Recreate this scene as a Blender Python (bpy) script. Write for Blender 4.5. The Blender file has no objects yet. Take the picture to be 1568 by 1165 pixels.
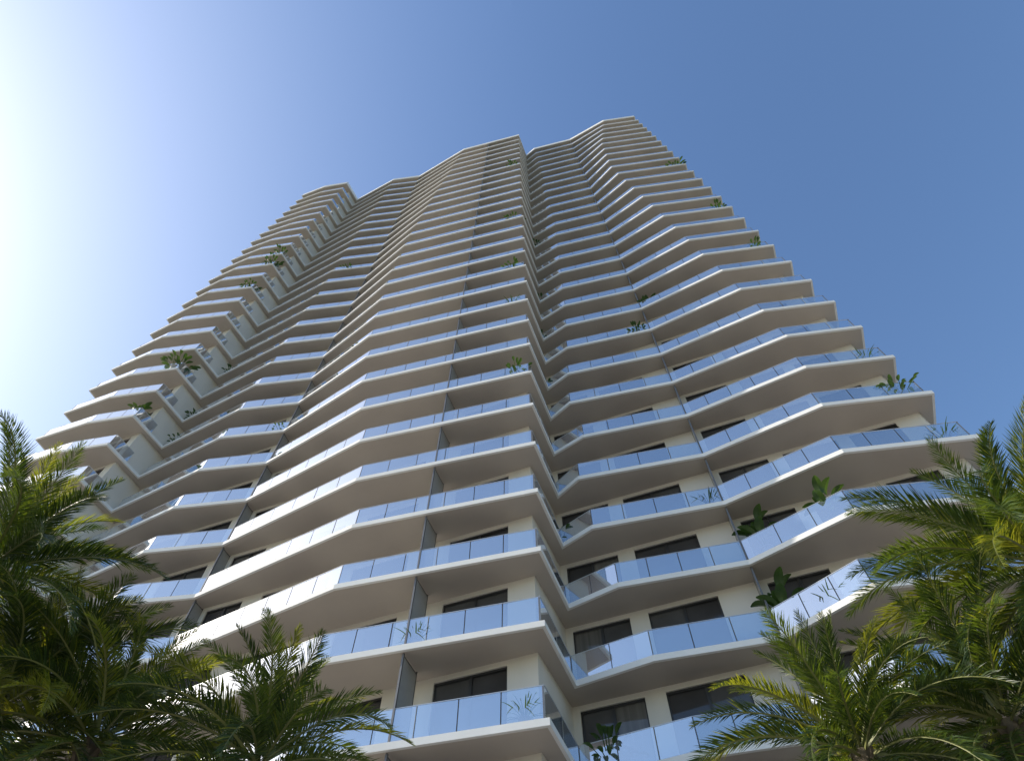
import bpy, math, random
import numpy as np
from mathutils import Vector, Matrix
random.seed(7)
sc=bpy.context.scene
sc.view_settings.view_transform='Standard'
sc.view_settings.look='None'
sc.view_settings.exposure=0
# ---------------------------------------------------------------- helpers
def lin(c): return (c[0],c[1],c[2],1)
def newmat(name):
    m=bpy.data.materials.new(name); m.use_nodes=True
    nt=m.node_tree; nt.nodes.clear()
    return m,nt,nt.nodes.new('ShaderNodeOutputMaterial')
def plaster(name,c1,c2,rough=0.8,scale=0.6,bump=0.15):
    m,nt,o=newmat(name); N=nt.nodes; L=nt.links
    b=N.new('ShaderNodeBsdfPrincipled'); b.inputs['Roughness'].default_value=rough
    tc=N.new('ShaderNodeTexCoord'); 
    mp=N.new('ShaderNodeMapping'); mp.inputs['Scale'].default_value=(1,1,0.35)
    L.new(tc.outputs['Object'],mp.inputs['Vector'])
    n=N.new('ShaderNodeTexNoise'); n.inputs['Scale'].default_value=scale; n.inputs['Detail'].default_value=6
    L.new(mp.outputs[0],n.inputs['Vector'])
    r=N.new('ShaderNodeMapRange'); r.inputs[1].default_value=0.35; r.inputs[2].default_value=0.65
    L.new(n.outputs['Fac'],r.inputs[0])
    mx=N.new('ShaderNodeMix'); mx.data_type='RGBA'; mx.inputs[6].default_value=lin(c1); mx.inputs[7].default_value=lin(c2)
    L.new(r.outputs[0],mx.inputs[0]); L.new(mx.outputs[2],b.inputs['Base Color'])
    n2=N.new('ShaderNodeTexNoise'); n2.inputs['Scale'].default_value=30; n2.inputs['Detail'].default_value=3
    L.new(tc.outputs['Object'],n2.inputs['Vector'])
    bp=N.new('ShaderNodeBump'); bp.inputs['Strength'].default_value=bump; bp.inputs['Distance'].default_value=0.01
    L.new(n2.outputs['Fac'],bp.inputs['Height']); L.new(bp.outputs[0],b.inputs['Normal'])
    L.new(b.outputs[0],o.inputs[0]); return m
def simple(name,c,rough=0.5,metal=0):
    return_m,nt,o=newmat(name)
    b=nt.nodes.new('ShaderNodeBsdfPrincipled'); b.inputs['Roughness'].default_value=rough; b.inputs['Metallic'].default_value=metal
    n=nt.nodes.new('ShaderNodeTexNoise'); n.inputs['Scale'].default_value=3
    tc=nt.nodes.new('ShaderNodeTexCoord'); nt.links.new(tc.outputs['Object'],n.inputs['Vector'])
    mx=nt.nodes.new('ShaderNodeMix'); mx.data_type='RGBA'
    mx.inputs[6].default_value=lin([v*0.85 for v in c]); mx.inputs[7].default_value=lin([min(1,v*1.12) for v in c])
    nt.links.new(n.outputs['Fac'],mx.inputs[0]); nt.links.new(mx.outputs[2],b.inputs['Base Color'])
    nt.links.new(b.outputs[0],o.inputs[0]); return return_m

M_slab=plaster('white_stucco',(0.86,0.85,0.83),(0.80,0.79,0.77))
M_soff=plaster('soffit_beige',(0.52,0.465,0.41),(0.46,0.41,0.365),.85,.35)  # slab undersides: darker, warmer tone than the white slab edges
M_wall=plaster('cream_stucco',(0.74,0.70,0.64),(0.66,0.63,0.58))
M_dark=simple('dark_aluminium',(0.05,0.05,0.055),0.4,0.3)
M_post=simple('grey_aluminium',(0.15,0.15,0.155),0.4,0.3)
M_alu=simple('pale_aluminium',(0.6,0.62,0.64),0.35,0.6)
M_part=simple('partition_panel',(0.33,0.33,0.33),0.35)
M_pot=simple('pot_ceramic',(0.35,0.33,0.30),0.5)

def rail_glass():
    m,nt,o=newmat('railing_glass'); N=nt.nodes; L=nt.links
    tr=N.new('ShaderNodeBsdfTransparent'); tr.inputs[0].default_value=(0.62,0.78,0.90,1)
    gl=N.new('ShaderNodeBsdfGlossy'); gl.inputs['Roughness'].default_value=0.015; gl.inputs[0].default_value=(0.97,0.98,1,1)
    df=N.new('ShaderNodeBsdfDiffuse'); df.inputs[0].default_value=(0.60,0.74,0.95,1)
    fr=N.new('ShaderNodeFresnel'); fr.inputs[0].default_value=2.2
    m0=N.new('ShaderNodeMixShader'); m0.inputs[0].default_value=0.22
    L.new(tr.outputs[0],m0.inputs[1]); L.new(df.outputs[0],m0.inputs[2])
    ad=N.new('ShaderNodeMath'); ad.operation='MULTIPLY_ADD'; ad.inputs[1].default_value=1.3; ad.inputs[2].default_value=0.38; ad.use_clamp=True
    L.new(fr.outputs[0],ad.inputs[0])
    m1=N.new('ShaderNodeMixShader'); L.new(ad.outputs[0],m1.inputs[0]); L.new(m0.outputs[0],m1.inputs[1]); L.new(gl.outputs[0],m1.inputs[2])
    L.new(m1.outputs[0],o.inputs[0]); return m
M_rail=rail_glass()
def win_glass(name,base,curtain):
    m,nt,o=newmat(name); N=nt.nodes; L=nt.links
    b=N.new('ShaderNodeBsdfPrincipled'); b.inputs['Roughness'].default_value=0.04; b.inputs['IOR'].default_value=1.6
    tc=N.new('ShaderNodeTexCoord')
    w=N.new('ShaderNodeTexNoise'); w.inputs['Scale'].default_value=1.0; w.inputs['Detail'].default_value=3
    mp=N.new('ShaderNodeMapping'); mp.inputs['Scale'].default_value=(7,7,0.12) if curtain else (0.8,0.8,0.8)
    L.new(tc.outputs['Object'],mp.inputs[0]); L.new(mp.outputs[0],w.inputs['Vector'])
    r=N.new('ShaderNodeMapRange'); r.inputs[1].default_value=0.3; r.inputs[2].default_value=0.7
    L.new(w.outputs['Fac'],r.inputs[0])
    mx=N.new('ShaderNodeMix'); mx.data_type='RGBA'
    mx.inputs[6].default_value=lin([v*0.75 for v in base]); mx.inputs[7].default_value=lin([v*1.2 for v in base])
    L.new(r.outputs[0],mx.inputs[0]); L.new(mx.outputs[2],b.inputs['Base Color'])
    L.new(b.outputs[0],o.inputs[0]); return m
M_w1=win_glass('door_glass_dark',(0.055,0.055,0.06),False)
M_w2=win_glass('door_glass_curtained',(0.14,0.135,0.13),True)
M_w3=win_glass('door_glass_grey',(0.085,0.085,0.09),False)

class MB:
    def __init__(s): s.v=[]; s.f=[]; s.m=[]
    def quad(s,a,b,c,d,m=0):
        n=len(s.v); s.v+= [tuple(a),tuple(b),tuple(c),tuple(d)]; s.f.append((n,n+1,n+2,n+3)); s.m.append(m)
    def prism(s,poly,z0,z1,m=0,ms=None,mb=None):
        n=len(s.v); k=len(poly); ms=m if ms is None else ms
        s.v+=[(p[0],p[1],z0) for p in poly]+[(p[0],p[1],z1) for p in poly]
        s.f.append(tuple(range(n,n+k))[::-1]); s.m.append(m if mb is None else mb)
        s.f.append(tuple(range(n+k,n+2*k))); s.m.append(m)
        for i in range(k):
            j=(i+1)%k; s.f.append((n+i,n+j,n+k+j,n+k+i)); s.m.append(ms)
    def obj(s,name,mats,parent=None,smooth=False):
        me=bpy.data.meshes.new(name); me.from_pydata(s.v,[],s.f)
        for m in mats: me.materials.append(m)
        me.polygons.foreach_set('material_index',s.m)
        if smooth: me.polygons.foreach_set('use_smooth',[True]*len(s.f))
        me.update()
        o=bpy.data.objects.new(name,me); sc.collection.objects.link(o)
        if parent: o.parent=parent
        return o
# ---------------------------------------------------------------- tower
H=3.2
N0,N1=-3,28
def zt(i): return 1.6+H*(3.4+i)+0.1
TH=0.22
def kp(i,xs,ys): return float(np.interp(i,xs,ys))
def outline(i):
    kC=kp(i,[0,3,4,5,6,7,9,12,16,20,28],[.35,.352,.377,.401,.43,.457,.496,.52,.51,.47,.38])
    yC=(16.45+.25)/(1-.25*kC)
    kG=kp(i,[0,1,2,3,4,5,6,7,10,16,22,28],[.29,.248,.209,.175,.16,.188,.165,.174,.20,.225,.20,.176])
    yG=18.35-.45*max(0,(kG-.175)/.07)*.6
    kI=kp(i,[-1,0,1,2,3,4,5,6,7,8,9,10,11,16,19,23,28],[.64,.67,.717,.782,.85,.889,.93,.952,.943,.922,.907,.877,.86,.76,.70,.74,.897])
    yI=(13.95+.14*17.1)/(1+.14*kI)
    w=math.sin(i*0.33)
    return dict(F=(-31.5,25.05),M=(-28.1+0.8*w,23.75),E=(-24.5,23.2),D=(-23.3,25.7),A=(-17.6,22.75),B=(-13.7,22.25),
        K=(-kC*yC,yC),C=(1.0,16.45),R=(2.1,19.3),G=(kG*yG,yG),H=(8.35,17.1),I=(kI*yI,yI),J=(17.35,13.92))
NB=Vector((.347,.938))
order=['F','M','E','D','A','B','K','C','R','G','H','I','J']
def full(i):
    o=outline(i); P=[Vector(o[k]) for k in order]
    return P+[P[-1]+NB*14,P[0]+NB*14]
def offset(P,d):
    n=len(P); out=[]
    for a in range(n):
        p0,p1,p2=P[a-1],P[a],P[(a+1)%n]
        d1=(p1-p0).normalized(); d2=(p2-p1).normalized()
        n1=Vector((-d1.y,d1.x)); n2=Vector((-d2.y,d2.x))
        b=(n1+n2); b.normalize()
        out.append(p1+b*(d/max(.35,b.dot(n1))))
    return out
tower=bpy.data.objects.new('residential_tower',None); sc.collection.objects.link(tower)
slabs=MB(); rails=MB(); shoes=MB()
for i in range(N0,N1+1):
    P=full(i); z=zt(i)
    slabs.prism(P,z-TH,z,0,0,0)
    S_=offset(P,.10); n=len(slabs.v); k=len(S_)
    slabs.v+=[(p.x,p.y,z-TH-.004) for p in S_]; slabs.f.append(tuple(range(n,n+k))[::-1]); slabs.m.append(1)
    if i==N1:
        Q=offset(P,0.03); Q2=offset(P,0.28)
        n=len(P)
        for a in range(n):
            b=(a+1)%n
            slabs.prism([Q[a],Q[b],Q2[b],Q2[a]],z+0.002,z+0.75)
        continue
    Q=offset(P,0.16)
    nf=len(order)
    segs=[(a,a+1) for a in range(nf-1)]
    S=[(Q[a],Q[b],1.0) for a,b in segs]
    S.append((Q[nf-1],Q[nf],0.10)); S.append((Q[0],Q[nf+1],0.14))
    for idx,(p,q,fr) in enumerate(S):
        if idx==2: fr=.55
        q2=p+(q-p)*fr
        Ls=(q2-p).length; n=max(1,round(Ls/1.25)); d=(q2-p)/n; u=d.normalized(); nn=Vector((-u.y,u.x))
        for k in range(n):
            j1=nn*random.uniform(-.006,.006)
            a=p+d*k+u*0.018+j1; b=p+d*(k+1)-u*0.018-j1
            rails.quad((a.x,a.y,z+.06),(b.x,b.y,z+.06),(b.x,b.y,z+1.08),(a.x,a.y,z+1.08))
            c=p+d*k
            if i<22: shoes.prism([c-u*.014+nn*.02,c+u*.014+nn*.02,c+u*.014+nn*.06,c-u*.014+nn*.06],z+.091,z+1.07,1)
        t=.02
        shoes.prism([p-nn*t*1.2,q2-nn*t*1.2,q2+nn*t*1.2,p+nn*t*1.2],z+.002,z+.09)
        shoes.prism([p-nn*.012,q2-nn*.012,q2+nn*.012,p+nn*.012],z+1.081,z+1.10)
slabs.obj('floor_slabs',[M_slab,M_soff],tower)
rails.obj('glass_railings',[M_rail],tower)
shoes.obj('railing_profiles',[M_alu,M_post],tower)
WL0=Vector((-30.9,26.93));WL1=Vector((-24.35,24.5));WL2=Vector((-23.4,26.61));WM1=Vector((.8,17.65));W2=Vector((2.0,20.4));W3=Vector((17.0,14.85))
WP=[WL0,WL1,WL2,WM1,W2,W3,W3+NB*12,WL0+NB*12]
core=MB(); core.prism(offset(WP,0.14),0,zt(N1)-TH-.02); core.obj('wall_core',[M_dark],tower)
walls=MB(); glass=MB(); frames=MB()
def span(p,q,doors,zb,ztop,seed):
    u=(q-p).normalized(); nn=Vector((-u.y,u.x)); Lw=(q-p).length
    def at(s,off): return p+u*s+nn*off
    ds=sorted([((x0-p.x)/u.x,(x1-p.x)/u.x) for x0,x1 in doors]) if doors else []
    cur=0
    for (a,b) in ds+[(Lw,Lw)]:
        if a-cur>0.02:
            walls.prism([at(cur,0),at(a,0),at(a,.14),at(cur,.14)],zb,ztop)
        cur=b
    hd=0.20
    for (a,b) in ds:
        walls.prism([at(a,.002),at(b,.002),at(b,.14),at(a,.14)],ztop-hd,ztop-.001)
        rr=random.Random(int(abs(round(a*10))*131+(seed+9)*977))
        n=2 if b-a<2.9 else 3
        w=(b-a)/n
        zt_=ztop-hd
        for k in range(n):
            s0,s1=a+k*w,a+(k+1)*w
            g=at(s0,.11+.012*(k%2)); g2=at(s1,.11+.012*(k%2))
            mi=rr.choice([0,0,0,0,1,2,2])
            glass.quad((g.x,g.y,zb+.02),(g2.x,g2.y,zb+.02),(g2.x,g2.y,zt_),(g.x,g.y,zt_),mi)
            for (c0,c1) in ((s0,s0+.05),(s1-.05,s1)):
                frames.prism([at(c0,.07),at(c1,.07),at(c1,.105),at(c0,.105)],zb+.003,zt_-.001)
        frames.prism([at(a,.06),at(b,.06),at(b,.069),at(a,.069)],zt_-.08,zt_-.002)
        frames.prism([at(a,.06),at(b,.06),at(b,.069),at(a,.069)],zb+.004,zb+.07)
D_main=[(-2.5,-.15),(-6.6,-4.2),(-10.6,-7.6),(-13.2,-11.5),(-16.9,-14.5),(-19.9,-17.6),(-22.6,-20.7)]
D_right=[(2.25,4.3),(4.95,7.35),(9.0,11.0),(11.6,13.7),(14.2,16.0)]
D_left=[(-27.2,-24.9),(-30.2,-27.9)]
for i in range(N0,N1):
    zb=zt(i)+.001; ztop=zt(i+1)-TH-.006
    span(WL0,WL1,D_left,zb,ztop,i)
    span(WL1,WL2,[],zb,ztop,i)
    span(WL2,WM1,D_main,zb,ztop,i)
    span(WM1,W2,[],zb,ztop,i)
    span(W2,W3,D_right,zb,ztop,i)
    span(W3,WP[6],[],zb,ztop,i); span(WP[6],WP[7],[],zb,ztop,i); span(WP[7],WL0,[],zb,ztop,i)
walls.prism(offset(WP,0.0),0.0,zt(N0)-TH-.006)
walls.obj('facade_walls',[M_wall],tower)
glass.obj('sliding_door_glass',[M_w1,M_w2,M_w3],tower)
frames.obj('sliding_door_frames',[M_dark],tower)
parts=MB()
def partition(p,c,zb,ztop,dep=9):
    s=(c-.37*p.x-p.y)/(.938+.37*.347)-.01
    p=p+NB*0.10; s=min(s-.10,dep)
    t=Vector((.938,-.347))*.02
    q=p+NB*s
    parts.prism([p-t,p+t,q+t,q-t],zb+.12,ztop-.12,0)
    e=p+NB*.05
    parts.prism([p-t*1.5-NB*.02,p+t*1.5-NB*.02,e+t*1.5,e-t*1.5],zb+.004,ztop-.008,1)
    e=q+NB*.04
    parts.prism([q-t*1.5+NB*.001,q+t*1.5+NB*.001,e+t*1.5,e-t*1.5],zb+.004,ztop-.008,1)
    parts.prism([p-t*1.3+NB*.052,p+t*1.3+NB*.052,q+t*1.3,q-t*1.3],ztop-.118,ztop-.07,1)
for i in range(N0,N1):
    o=outline(i); zb=zt(i); ztop=zt(i+1)-TH
    C=Vector(o['C']);K=Vector(o['K'])
    partition(Vector(o['B'])+NB*.05,17.95,zb,ztop)
    partition(Vector(o['H'])+NB*.05,21.14,zb,ztop)
    x=-3.45; f=(x-C.x)/(K.x-C.x); partition(C+(K-C)*f+NB*.05,17.95,zb,ztop,.95)
parts.obj('balcony_partitions',[M_part,M_post],tower)
# ---------------------------------------------------------------- leaf materials
def leafmat(name,c,c2,tr=0.35,warm=(2.5,2.2,0.7)):
    m,nt,o=newmat(name); N=nt.nodes; L=nt.links
    b=N.new('ShaderNodeBsdfPrincipled'); b.inputs['Roughness'].default_value=0.42
    t=N.new('ShaderNodeBsdfTranslucent')
    tc=N.new('ShaderNodeTexCoord'); n=N.new('ShaderNodeTexNoise'); n.inputs['Scale'].default_value=2.2; n.inputs['Detail'].default_value=4
    L.new(tc.outputs['Object'],n.inputs['Vector'])
    r=N.new('ShaderNodeMapRange'); r.inputs[1].default_value=0.35; r.inputs[2].default_value=0.65; L.new(n.outputs['Fac'],r.inputs[0])
    mx=N.new('ShaderNodeMix'); mx.data_type='RGBA'; mx.inputs[6].default_value=lin(c); mx.inputs[7].default_value=lin(c2)
    L.new(r.outputs[0],mx.inputs[0]); L.new(mx.outputs[2],b.inputs['Base Color'])
    mu=N.new('ShaderNodeMix'); mu.data_type='RGBA'; mu.blend_type='MULTIPLY'; mu.inputs[0].default_value=1
    L.new(mx.outputs[2],mu.inputs[6]); mu.inputs[7].default_value=lin(warm); L.new(mu.outputs[2],t.inputs[0])
    ms=N.new('ShaderNodeMixShader'); ms.inputs[0].default_value=tr
    L.new(b.outputs[0],ms.inputs[1]); L.new(t.outputs[0],ms.inputs[2]); L.new(ms.outputs[0],o.inputs[0]); return m
LM=[leafmat('palm_leaf_dark',(0.024,0.048,0.011),(0.04,0.072,0.015),.28),
    leafmat('palm_leaf_mid',(0.05,0.085,0.017),(0.075,0.115,0.022),.38),
    leafmat('palm_leaf_yellow',(0.12,0.15,0.024),(0.16,0.18,0.03),.45)]
M_rach=simple('palm_rachis',(0.18,0.19,0.06),0.5)
M_trunk=plaster('palm_bark',(0.10,0.08,0.055),(0.18,0.145,0.10),0.9,4,0.8)
M_pl=[leafmat('balcony_plant_leaf',(0.025,0.06,0.014),(0.05,0.10,0.022),.3)]
def frond(mb,base,az,el0,L,droop,rng,mi,lw=1.0):
    n=20; pos=Vector(base); pts=[];tan=[]
    bend=rng.uniform(-.25,.25)
    for k in range(n+1):
        t=k/n; el=el0-droop*t**1.35; a=az+bend*t*t
        d=Vector((math.cos(a)*math.cos(el),math.sin(a)*math.cos(el),math.sin(el)))
        pts.append(pos.copy()); tan.append(d); pos=pos+d*(L/n)
    twist=rng.uniform(-.6,.6)
    fr=[]
    for k in range(n+1):
        a=az+bend*(k/n)**2
        s=Vector((-math.sin(a),math.cos(a),0)); up=s.cross(tan[k])*-1
        up.normalize()
        R=Matrix.Rotation(twist*(k/n),3,tan[k]); s=R@s; up=R@up
        fr.append((s,up))
    b0=len(mb.v)
    for k in range(n+1):
        r=.028*(1-k/n)**.8+.004; s,up=fr[k]; p=pts[k]
        for c in range(3):
            an=c*2.094; v=p+s*(math.cos(an)*r)+up*(math.sin(an)*r); mb.v.append(tuple(v))
    for k in range(n):
        for c in range(3):
            c2=(c+1)%3; a=b0+k*3
            mb.f.append((a+c,a+c2,a+3+c2,a+3+c)); mb.m.append(3)
    nl=int(L*38)
    for j in range(nl):
        t=.10+.90*(j/nl); x=t*n; k=min(n-1,int(x)); f=x-k
        p=pts[k].lerp(pts[k+1],f); T=tan[k].lerp(tan[k+1],f).normalized(); s,up=fr[k]
        prof=min(1,.45+(t-.10)/.25)*(1 if t<.6 else max(.25,1-((t-.6)/.4)**1.8*.75))
        for sg in (-1,1):
            if rng.random()<.04: continue
            ll=.155*L*prof*rng.uniform(.8,1.12)
            an=math.radians(42+26*t+rng.uniform(-9,9))
            v=up*rng.uniform(.12,.5)
            d=(s*sg*math.cos(an)+T*math.sin(an)+v).normalized()
            w=.016*lw*(.7+.5*prof)
            d2=(d+Vector((0,0,-rng.uniform(.08,.45)))).normalized()
            m1=p+d*ll*.5; tip=m1+d2*ll*.5
            wd=(T*.8+up*.4*sg*rng.uniform(-1,1)).normalized()*w
            q=len(mb.v)
            mb.v+=[tuple(p-wd*.5),tuple(p+wd*.5),tuple(m1+wd),tuple(m1-wd),tuple(tip)]
            mm=mi if rng.random()<.8 else rng.choice([0,1,2])
            mb.f.append((q,q+1,q+2,q+3)); mb.m.append(mm)
            mb.f.append((q+3,q+2,q+4)); mb.m.append(mm)
def palm(x,y,z,L,seed,nf=40,yel=.25):
    rng=random.Random(seed); mb=MB()
    for k in range(nf):
        f=k/nf
        az=k*2.39996+rng.uniform(-.25,.25)
        el=math.radians(84-122*f**1.1+rng.uniform(-9,9))
        dr=math.radians(34+28*f+rng.uniform(-12,14)+(24*(1-abs(2*f-1))))
        LL=L*rng.uniform(.85,1.1)*(.72+.38*min(1,f*2.5))
        r=rng.random(); mi=2 if r<yel*(1.4-f) else (1 if r<.62 else 0)
        base=Vector((math.cos(az)*.10,math.sin(az)*.10,.35-.6*f))
        frond(mb,base,az,el,LL,dr,rng,mi)
    ns=14; rows=[]; nr=int(z/.16)
    lean=rng.uniform(-.25,.25)
    for j in range(nr+1):
        t=j/nr; h=-z+z*t
        r=.24-.09*t+(.10*math.exp(-((h+.35)/.45)**2))+(.12*math.exp(-(t/.04)))+(.012 if j%2 else 0)
        row=len(mb.v)
        ox=lean*math.sin(math.pi*t)
        for c in range(ns):
            a=2*math.pi*c/ns; rr=r*(1+.05*rng.uniform(-1,1))
            mb.v.append((math.cos(a)*rr+ox,math.sin(a)*rr,h))
        rows.append(row)
    for j in range(nr):
        for c in range(ns):
            c2=(c+1)%ns; mb.f.append((rows[j]+c,rows[j]+c2,rows[j+1]+c2,rows[j+1]+c)); mb.m.append(4)
    for k in range(36):
        az=k*2.4; h=-.25-.03*k; d=Vector((math.cos(az),math.sin(az),0)); s=Vector((-d.y,d.x,0))
        p=d*.2+Vector((0,0,h)); q=p+d*.16+Vector((0,0,.24)); n=len(mb.v)
        mb.v+=[tuple(p-s*.07),tuple(p+s*.07),tuple(q+s*.03),tuple(q-s*.03),tuple(p-Vector((0,0,.1)))]
        mb.f+=[(n,n+1,n+2,n+3),(n+4,n+3,n+2),(n+4,n,n+3),(n+4,n+2,n+1)]; mb.m+=[4]*4
    o=mb.obj('palm_tree',LM+[M_rach,M_trunk]); o.location=(x,y,z); return o
palms=[(-11.6,10.8,12.2,3.6,1,58),(-8.3,12.8,9.6,2.9,2,52),(-4.7,12.3,8.8,2.8,3,54),(-10.3,12.3,10.0,3.4,4,60),
       (11.1,10.1,11.7,3.9,5,60),(6.5,12.1,8.95,2.9,6,52),(9.3,11.7,9.3,3.2,7,58)]
for (x,y,z,L,s,nf) in palms: palm(x,y,z,L,s,nf,.32)
# ---------------------------------------------------------------- balcony plants
def plant_mesh(kind,seed):
    rng=random.Random(seed); mb=MB()
    ns=16; prof=[(0,0.0),(.15,0.0),(.21,.34),(.23,.36),(.23,.40),(.19,.40),(.185,.35),(0,.34)]
    rows=[]
    for r,h in prof:
        rows.append(len(mb.v))
        for c in range(ns): a=2*math.pi*c/ns; mb.v.append((math.cos(a)*max(r,.001),math.sin(a)*max(r,.001),h))
    for j in range(len(prof)-1):
        for c in range(ns):
            c2=(c+1)%ns; mb.f.append((rows[j]+c,rows[j]+c2,rows[j+1]+c2,rows[j+1]+c)); mb.m.append(1)
    nl={'banana':11,'bush':34,'spiky':30}[kind]
    for k in range(nl):
        az=k*2.4+rng.uniform(-.3,.3)
        if kind=='banana': stem=rng.uniform(.5,1.1); bl=rng.uniform(.5,.75); bw=.15; el0=rng.uniform(1.1,1.5); dr=1.3
        elif kind=='bush': stem=rng.uniform(.15,.65); bl=rng.uniform(.2,.36); bw=.06; el0=rng.uniform(.3,1.45); dr=1.2
        else: stem=.05; bl=rng.uniform(.6,.95); bw=.022; el0=rng.uniform(.5,1.5); dr=.9
        d=Vector((math.cos(az)*math.cos(el0),math.sin(az)*math.cos(el0),math.sin(el0)))
        s=Vector((-math.sin(az),math.cos(az),0))
        p=Vector((math.cos(az)*.05,math.sin(az)*.05,.35)); q=p+d*stem
        w=.012; n=len(mb.v)
        mb.v+=[tuple(p-s*w),tuple(p+s*w),tuple(q+s*w),tuple(q-s*w)]; mb.f.append((n,n+1,n+2,n+3)); mb.m.append(0)
        nn=7; prev=None; pos=q
        for j in range(nn+1):
            t=j/nn; el=el0-dr*t; dd=Vector((math.cos(az)*math.cos(el),math.sin(az)*math.cos(el),math.sin(el)))
            ww=bw*math.sin(math.pi*min(1,t*.92+.06))**.7
            up=dd.cross(s)
            a=len(mb.v); lift=up*(-ww*.35)
            mb.v+=[tuple(pos-s*ww-lift),tuple(pos),tuple(pos+s*ww-lift)]
            if prev is not None:
                mb.f+=[(prev,prev+1,a+1,a),(prev+1,prev+2,a+2,a+1)]; mb.m+=[0,0]
            prev=a; pos=pos+dd*(bl/nn)
    me=bpy.data.meshes.new('potted_plant_'+kind); me.from_pydata(mb.v,[],mb.f)
    me.materials.append(M_pl[0]); me.materials.append(M_pot)
    me.polygons.foreach_set('material_index',mb.m); me.update(); return me
PM={k:plant_mesh(k,s) for k,s in (('banana',3),('bush',5),('spiky',8))}
def put(i,a,b,t,kind,sc_=1.0):
    P=full(i); Q=offset(P,.48)
    pa,pb=Q[order.index(a)],Q[order.index(b)]
    p=pa+(pb-pa)*t
    o=bpy.data.objects.new('potted_plant',PM[kind]); sc.collection.objects.link(o)
    k=sc_*.9
    o.location=(p.x,p.y,zt(i)); o.rotation_euler=(0,0,random.uniform(0,6)); o.scale=(k*random.uniform(.9,1.1),k*random.uniform(.9,1.1),k)
for a in [(0,'K','C',.95,'spiky',1),(6,'K','C',.95,'bush',1.4),(9,'K','C',.93,'spiky',1.1),(11,'K','C',.95,'bush',1.4),(15,'K','C',.95,'bush',1.5),(22,'K','C',.93,'bush',1.6),
  (3,'I','J',.9,'spiky',1.1),(4,'I','J',.88,'bush',1.4),(5,'I','J',.85,'spiky',1.1),(10,'I','J',.85,'bush',1.3),(13,'I','J',.9,'bush',1.4),(18,'I','J',.93,'bush',1.7),
  (2,'H','I',.2,'banana',1.35),(1,'H','I',.15,'banana',1.35),(2,'H','I',.85,'banana',1.2),(1,'H','I',.6,'spiky',1),
  (3,'G','H',.9,'spiky',1),(8,'G','H',.85,'bush',1.2),(9,'H','I',.1,'banana',1.0),
  (3,'R','G',.1,'bush',1.3),(7,'R','G',.1,'bush',1.4),(9,'R','G',.1,'bush',1.4),(11,'R','G',.2,'bush',1.4),(15,'R','G',.2,'bush',1.4),(0,'R','G',.3,'bush',1.5),
  (10,'M','E',.9,'bush',2.1),(8,'M','E',.92,'banana',1.2),(15,'M','E',.92,'bush',1.6),(17,'M','E',.92,'bush',1.8),(18,'M','E',.92,'bush',1.7),
  (8,'D','A',.15,'bush',1.2),(9,'D','A',.1,'bush',1.2),(11,'D','A',.15,'bush',1.2),
  (7,'A','B',.85,'bush',1),(16,'A','B',.3,'bush',1.2),(1,'K','C',.45,'spiky',1)]:
    put(*a)
# ---------------------------------------------------------------- ground
def ground_mat():
    m,nt,o=newmat('lawn_ground'); N=nt.nodes; L=nt.links
    b=N.new('ShaderNodeBsdfPrincipled'); b.inputs['Roughness'].default_value=.9
    tc=N.new('ShaderNodeTexCoord'); n=N.new('ShaderNodeTexNoise'); n.inputs['Scale'].default_value=.08; n.inputs['Detail'].default_value=8
    L.new(tc.outputs['Object'],n.inputs['Vector'])
    r=N.new('ShaderNodeValToRGB'); r.color_ramp.elements[0].color=(.07,.09,.035,1); r.color_ramp.elements[1].color=(.22,.19,.15,1)
    r.color_ramp.elements[0].position=.4; r.color_ramp.elements[1].position=.62
    L.new(n.outputs['Fac'],r.inputs[0]); L.new(r.outputs[0],b.inputs['Base Color']); L.new(b.outputs[0],o.inputs[0]); return m
def pave_mat():
    m,nt,o=newmat('stone_paving'); N=nt.nodes; L=nt.links
    b=N.new('ShaderNodeBsdfPrincipled'); b.inputs['Roughness'].default_value=.7
    tc=N.new('ShaderNodeTexCoord'); br=N.new('ShaderNodeTexBrick'); br.inputs['Scale'].default_value=1
    br.inputs['Brick Width'].default_value=1.2; br.inputs['Row Height'].default_value=.6; br.inputs['Mortar Size'].default_value=.008
    br.inputs['Color1'].default_value=(.34,.305,.27,1); br.inputs['Color2'].default_value=(.28,.255,.225,1); br.inputs['Mortar'].default_value=(.12,.12,.11,1)
    L.new(tc.outputs['Object'],br.inputs['Vector']); L.new(br.outputs['Color'],b.inputs['Base Color']); L.new(b.outputs[0],o.inputs[0]); return m
g=MB(); g.quad((-3000,-3000,0),(3000,-3000,0),(3000,3000,0),(-3000,3000,0)); g.obj('ground',[ground_mat()])
g=MB(); g.prism([(-60,-30),(60,-30),(60,60),(-60,60)],-.1,.12) ; pv=g.obj('pavement',[pave_mat()])
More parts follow.
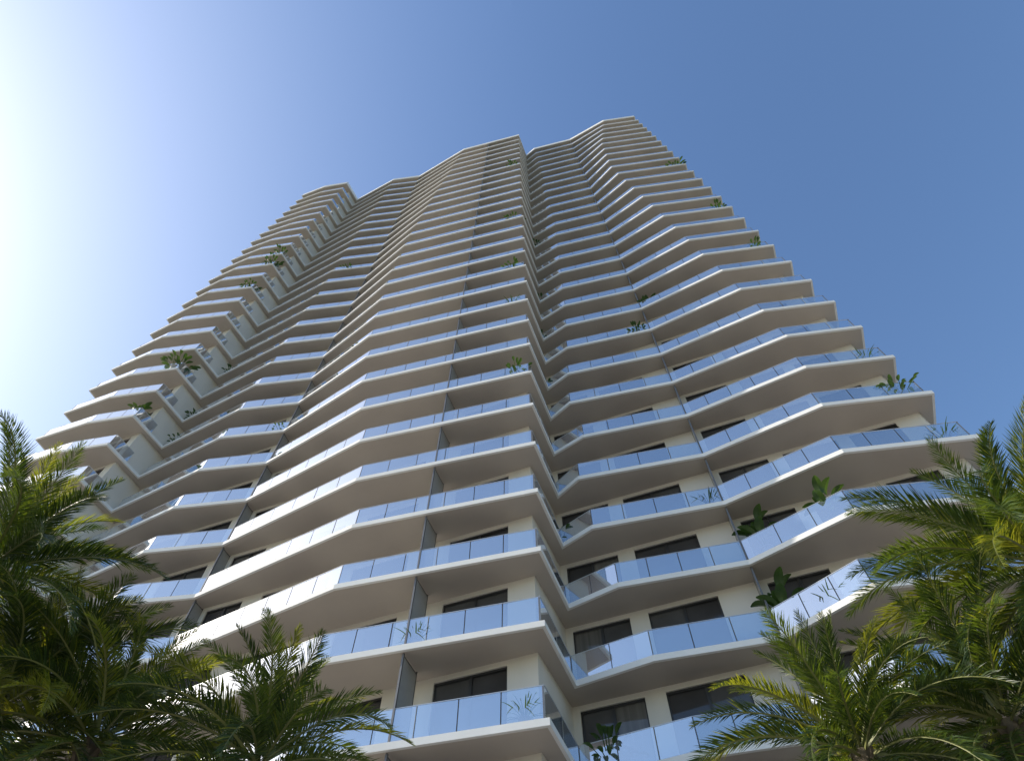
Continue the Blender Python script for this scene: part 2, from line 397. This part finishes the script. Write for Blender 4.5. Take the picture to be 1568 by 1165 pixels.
# ---------------------------------------------------------------- light
el=math.radians(32); hx,hy=-.99,.07
hn=math.hypot(hx,hy); hx/=hn; hy/=hn
sd=Vector((hx*math.cos(el),hy*math.cos(el),math.sin(el)))
sl=bpy.data.lights.new('sun','SUN'); sl.energy=5.0; sl.angle=math.radians(.5); sl.color=(1,.92,.80)
so=bpy.data.objects.new('sun',sl); sc.collection.objects.link(so); so.rotation_euler=(-sd).to_track_quat('-Z','Y').to_euler(); so.location=(-40,-10,60)
w=bpy.data.worlds.new('World'); sc.world=w; w.use_nodes=True; nt=w.node_tree; N=nt.nodes; L=nt.links
bg=N['Background']; sky=N.new('ShaderNodeTexSky'); sky.sky_type='NISHITA'; sky.sun_disc=False
sky.sun_elevation=el; sky.sun_rotation=math.atan2(hx,hy); sky.dust_density=1.2; sky.air_density=1.5; sky.ozone_density=3.2
hs=N.new('ShaderNodeHueSaturation'); hs.inputs['Saturation'].default_value=1.12; hs.inputs['Hue'].default_value=.507; hs.inputs['Value'].default_value=1.32
geo=N.new('ShaderNodeTexCoord'); dt=N.new('ShaderNodeVectorMath'); dt.operation='DOT_PRODUCT'
nm=N.new('ShaderNodeVectorMath'); nm.operation='NORMALIZE'
L.new(geo.outputs['Generated'],nm.inputs[0]); L.new(nm.outputs[0],dt.inputs[0])
dt.inputs[1].default_value=sd
mxm=N.new('ShaderNodeMath'); mxm.operation='MAXIMUM'; mxm.inputs[1].default_value=0; L.new(dt.outputs['Value'],mxm.inputs[0])
pw=N.new('ShaderNodeMath'); pw.operation='POWER'; pw.inputs[1].default_value=6; L.new(mxm.outputs[0],pw.inputs[0])
vs=N.new('ShaderNodeVectorMath'); vs.operation='SCALE'; vs.inputs[0].default_value=(2.5,2.4,2.2); L.new(pw.outputs[0],vs.inputs['Scale'])
ad=N.new('ShaderNodeVectorMath'); ad.operation='ADD'
L.new(sky.outputs[0],hs.inputs['Color']); L.new(hs.outputs[0],ad.inputs[0]); L.new(vs.outputs[0],ad.inputs[1]); L.new(ad.outputs[0],bg.inputs[0]); bg.inputs[1].default_value=.15
# ---------------------------------------------------------------- camera
cd=bpy.data.cameras.new('camera'); cd.sensor_width=36; cd.lens=36*1020/1568; cd.clip_end=8000
co=bpy.data.objects.new('camera',cd); sc.collection.objects.link(co); co.location=(0,0,1.6); co.rotation_euler=(math.radians(150.5),0,0)
sc.camera=co
